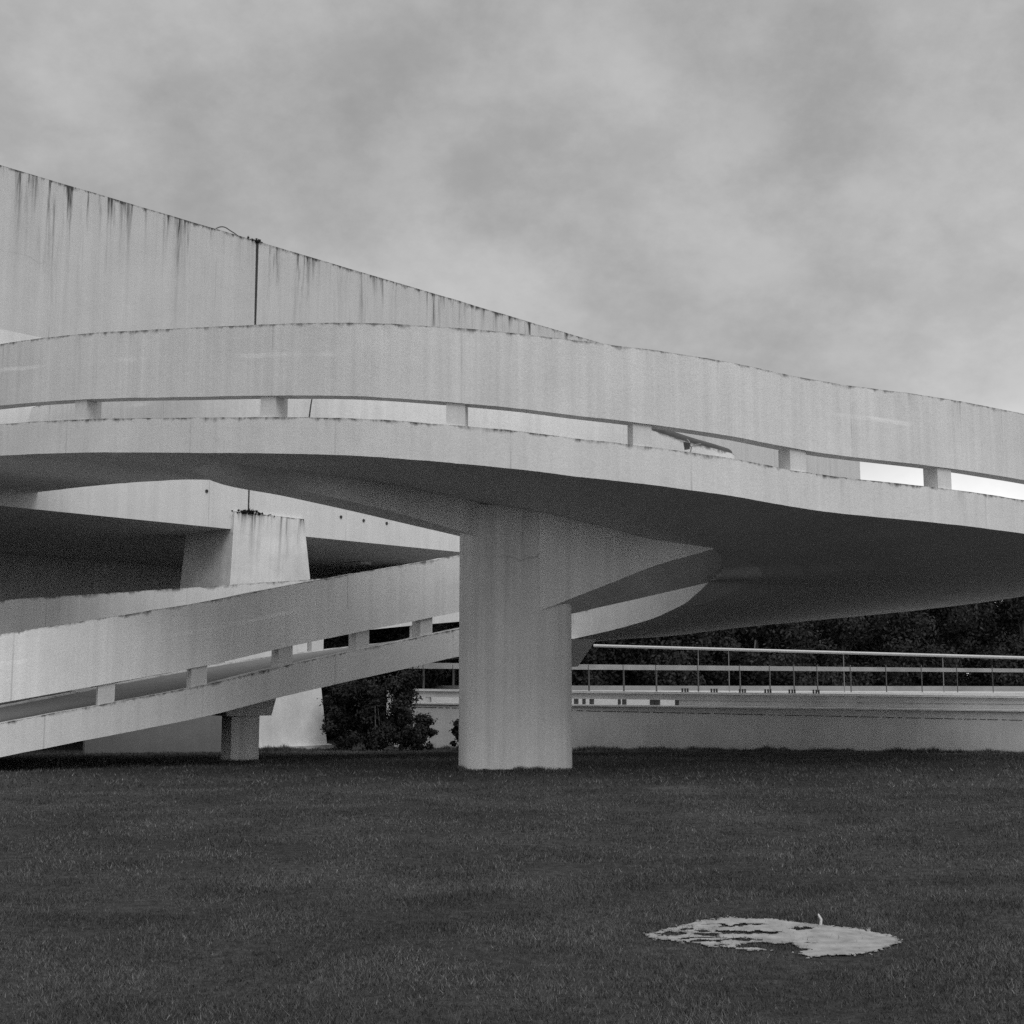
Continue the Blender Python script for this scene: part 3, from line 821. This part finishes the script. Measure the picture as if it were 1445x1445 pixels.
# far wood closing the horizon, one mass
lumps = []
for k in range(420):
    x_ = random.uniform(-170, 230); y_ = 128 + 26 * math.sin(x_ * .02) + random.uniform(-8, 8); hh_ = random.uniform(9, 15)
    for j in range(4): lumps.append((x_ + random.uniform(-2, 2), y_ + random.uniform(-2, 2), -.5 + hh_ * (.12 + .25 * j), random.uniform(1.8, 3.4) * (1.1 - .13 * j)))
fw = bpy.data.objects.new('tmp', None)
wood = leaf_cloud(lumps, 110000, .8, M['leaf2'], 'far_wood', fw); wood.parent = None; bpy.data.objects.remove(fw)
tag(wood, 'distant belt of dark trees closing the horizon', kind='stuff')
# weeds: on the pier's ledge and on the roof edge
def weed(px, py, off, z, lo_, hi_, nl, label):
    q = on_wall(px, py, off)[1]
    t = empty('weed', (q.x, q.y, z), label, 'weed'); L_ = []
    for k in range(nl):
        g_ = random.triangular(lo_, hi_, 0); r_ = random.uniform(.025, .085) * (1.25 - abs(g_))
        e_ = q + U * g_ + NB * random.uniform(-.05, .03); L_.append((e_.x, e_.y, z + random.uniform(-.03, .06), r_))
    leaf_cloud(L_, nl * 46, .045, M['leaf'], 'leaves', t)
weed(352, 719, .12, zt, -.75, 1.0, 26, 'dark weeds rooted along the ledge at the top of the battered pier')
weed(361, 341, 0, ZTOP, -.45, .5, 13, 'dark weeds on the roof edge above the open joint of the building')
# ------------------------------------------------------------------ small things
cbm = MB()
pts = []
for (px, py) in ((303, 325), (306, 322), (312, 320), (318, 321), (325, 325.5), (332, 330), (338, 335)):
    pts.append(on_wall(px, py, -.15)[1])
cbm.tube(crom(pts, 5), .018, 6)
tag(cbm.build('cable', M['dark_steel']), 'thin loose cable looping above the roof edge of the building', 'cable')
q0, q1 = PD(435.5, 589, 23.5), PD(442, 553, 23.5)
rd = MB(); rd.tube([q0 - Vector((0, 0, .1)), q0.lerp(q1, .5), q1], [.016, .014, .010], 6)
tag(rd.build('steel_rod', M['dark_steel']), 'thin leaning steel rod seen in the slot under the upper ramp parapet', 'rod')
q = PD(971, 630, 24.3)
fl = empty('floodlight', q, 'small dark floodlight on a bracket in the slot under the ramp parapet', 'lamp')
hb = MB(); hb.hexa([q + Vector(v) for v in ((-.08, -.06, -.06), (.02, -.08, -.04), (.04, .06, -.04), (-.06, .06, -.06))], [q + Vector(v) for v in ((-.10, -.06, .08), (.04, -.08, .05), (.05, .06, .05), (-.08, .06, .08))]); hb.build('lamp_head', M['dark_steel'], fl)
hb = MB(); hb.tube([q + Vector((.03, .02, -.16)), q + Vector((.07, .05, -.02)), q + Vector((.03, .1, .12)), q + Vector((.0, .14, .16))], .012, 6); hb.tube([q + Vector((.06, .04, 0)), q + Vector((.16, .08, .05)), q + Vector((.26, .12, .07))], .010, 6); hb.build('bracket', M['steel'], fl)

# ------------------------------------------------------------------ sky and light
SUN_AZ, SUN_EL = math.radians(152), math.radians(60)     # azimuth clockwise from +Y: behind the viewer's right shoulder
w = bpy.data.worlds.new('World'); S.world = w; w.use_nodes = True
nt = w.node_tree; nt.nodes.clear(); n = N(nt)
outw = n.node('ShaderNodeOutputWorld'); bg = n.node('ShaderNodeBackground'); nt.links.new(bg.outputs[0], outw.inputs[0])
sky = n.node('ShaderNodeTexSky', sky_type='NISHITA'); sky.sun_disc = False
sky.sun_elevation = SUN_EL; sky.sun_rotation = SUN_AZ; sky.dust_density = 3.0
bw = n.node('ShaderNodeRGBToBW'); nt.links.new(sky.outputs[0], bw.inputs[0])
tcw = n.node('ShaderNodeTexCoord').outputs['Generated']
sp = n.node('ShaderNodeSeparateXYZ'); nt.links.new(tcw, sp.inputs[0])
zc = n.math('MAXIMUM', sp.outputs[2], 0.0)
den = n.math('ADD', zc, .55)
cv = n.comb(n.math('DIVIDE', sp.outputs[0], den), n.math('DIVIDE', sp.outputs[1], den), 0.3)
c1 = n.noise(cv, 3.2, 8, .55); c2 = n.noise(cv, 9.5, 9, .66)
cl = n.math('ADD', n.math('MULTIPLY', n.remap(c1, .36, .66, -1, 1), .15), n.math('MULTIPLY', n.remap(c2, .3, .7, -1, 1), .11))
zen = n.remap(zc, .45, .95, 1.0, 1.25)                  # an overcast sky is brightest overhead
hor = n.math('ADD', n.remap(zc, 0, .42, .12, 0), n.remap(zc, .06, .22, 2.2, 0))  # glow added low in the sky, out of view, to fill under the ramp
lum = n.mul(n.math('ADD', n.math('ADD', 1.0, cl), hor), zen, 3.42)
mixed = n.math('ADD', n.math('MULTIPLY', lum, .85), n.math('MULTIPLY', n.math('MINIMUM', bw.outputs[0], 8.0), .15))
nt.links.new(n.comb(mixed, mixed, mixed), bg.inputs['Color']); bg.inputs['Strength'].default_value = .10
sd = bpy.data.lights.new('sun', 'SUN'); sd.energy = 1.7; sd.angle = math.radians(50); sd.color = (1, 1, 1)
so = bpy.data.objects.new('sun', sd); COL.objects.link(so)
sdir = Vector((math.cos(SUN_EL) * math.sin(SUN_AZ), math.cos(SUN_EL) * math.cos(SUN_AZ), math.sin(SUN_EL)))
so.rotation_euler = sdir.to_track_quat('Z', 'Y').to_euler(); so.location = sdir * 60

vs_ = S.view_settings
S.display_settings.display_device = 'sRGB'
vs_.view_transform = 'Standard'; vs_.look = 'None'; vs_.exposure = 0.45; vs_.gamma = 1.0; vs_.use_curve_mapping = False
S.cycles.use_denoising = False
S.cycles.max_bounces = 6
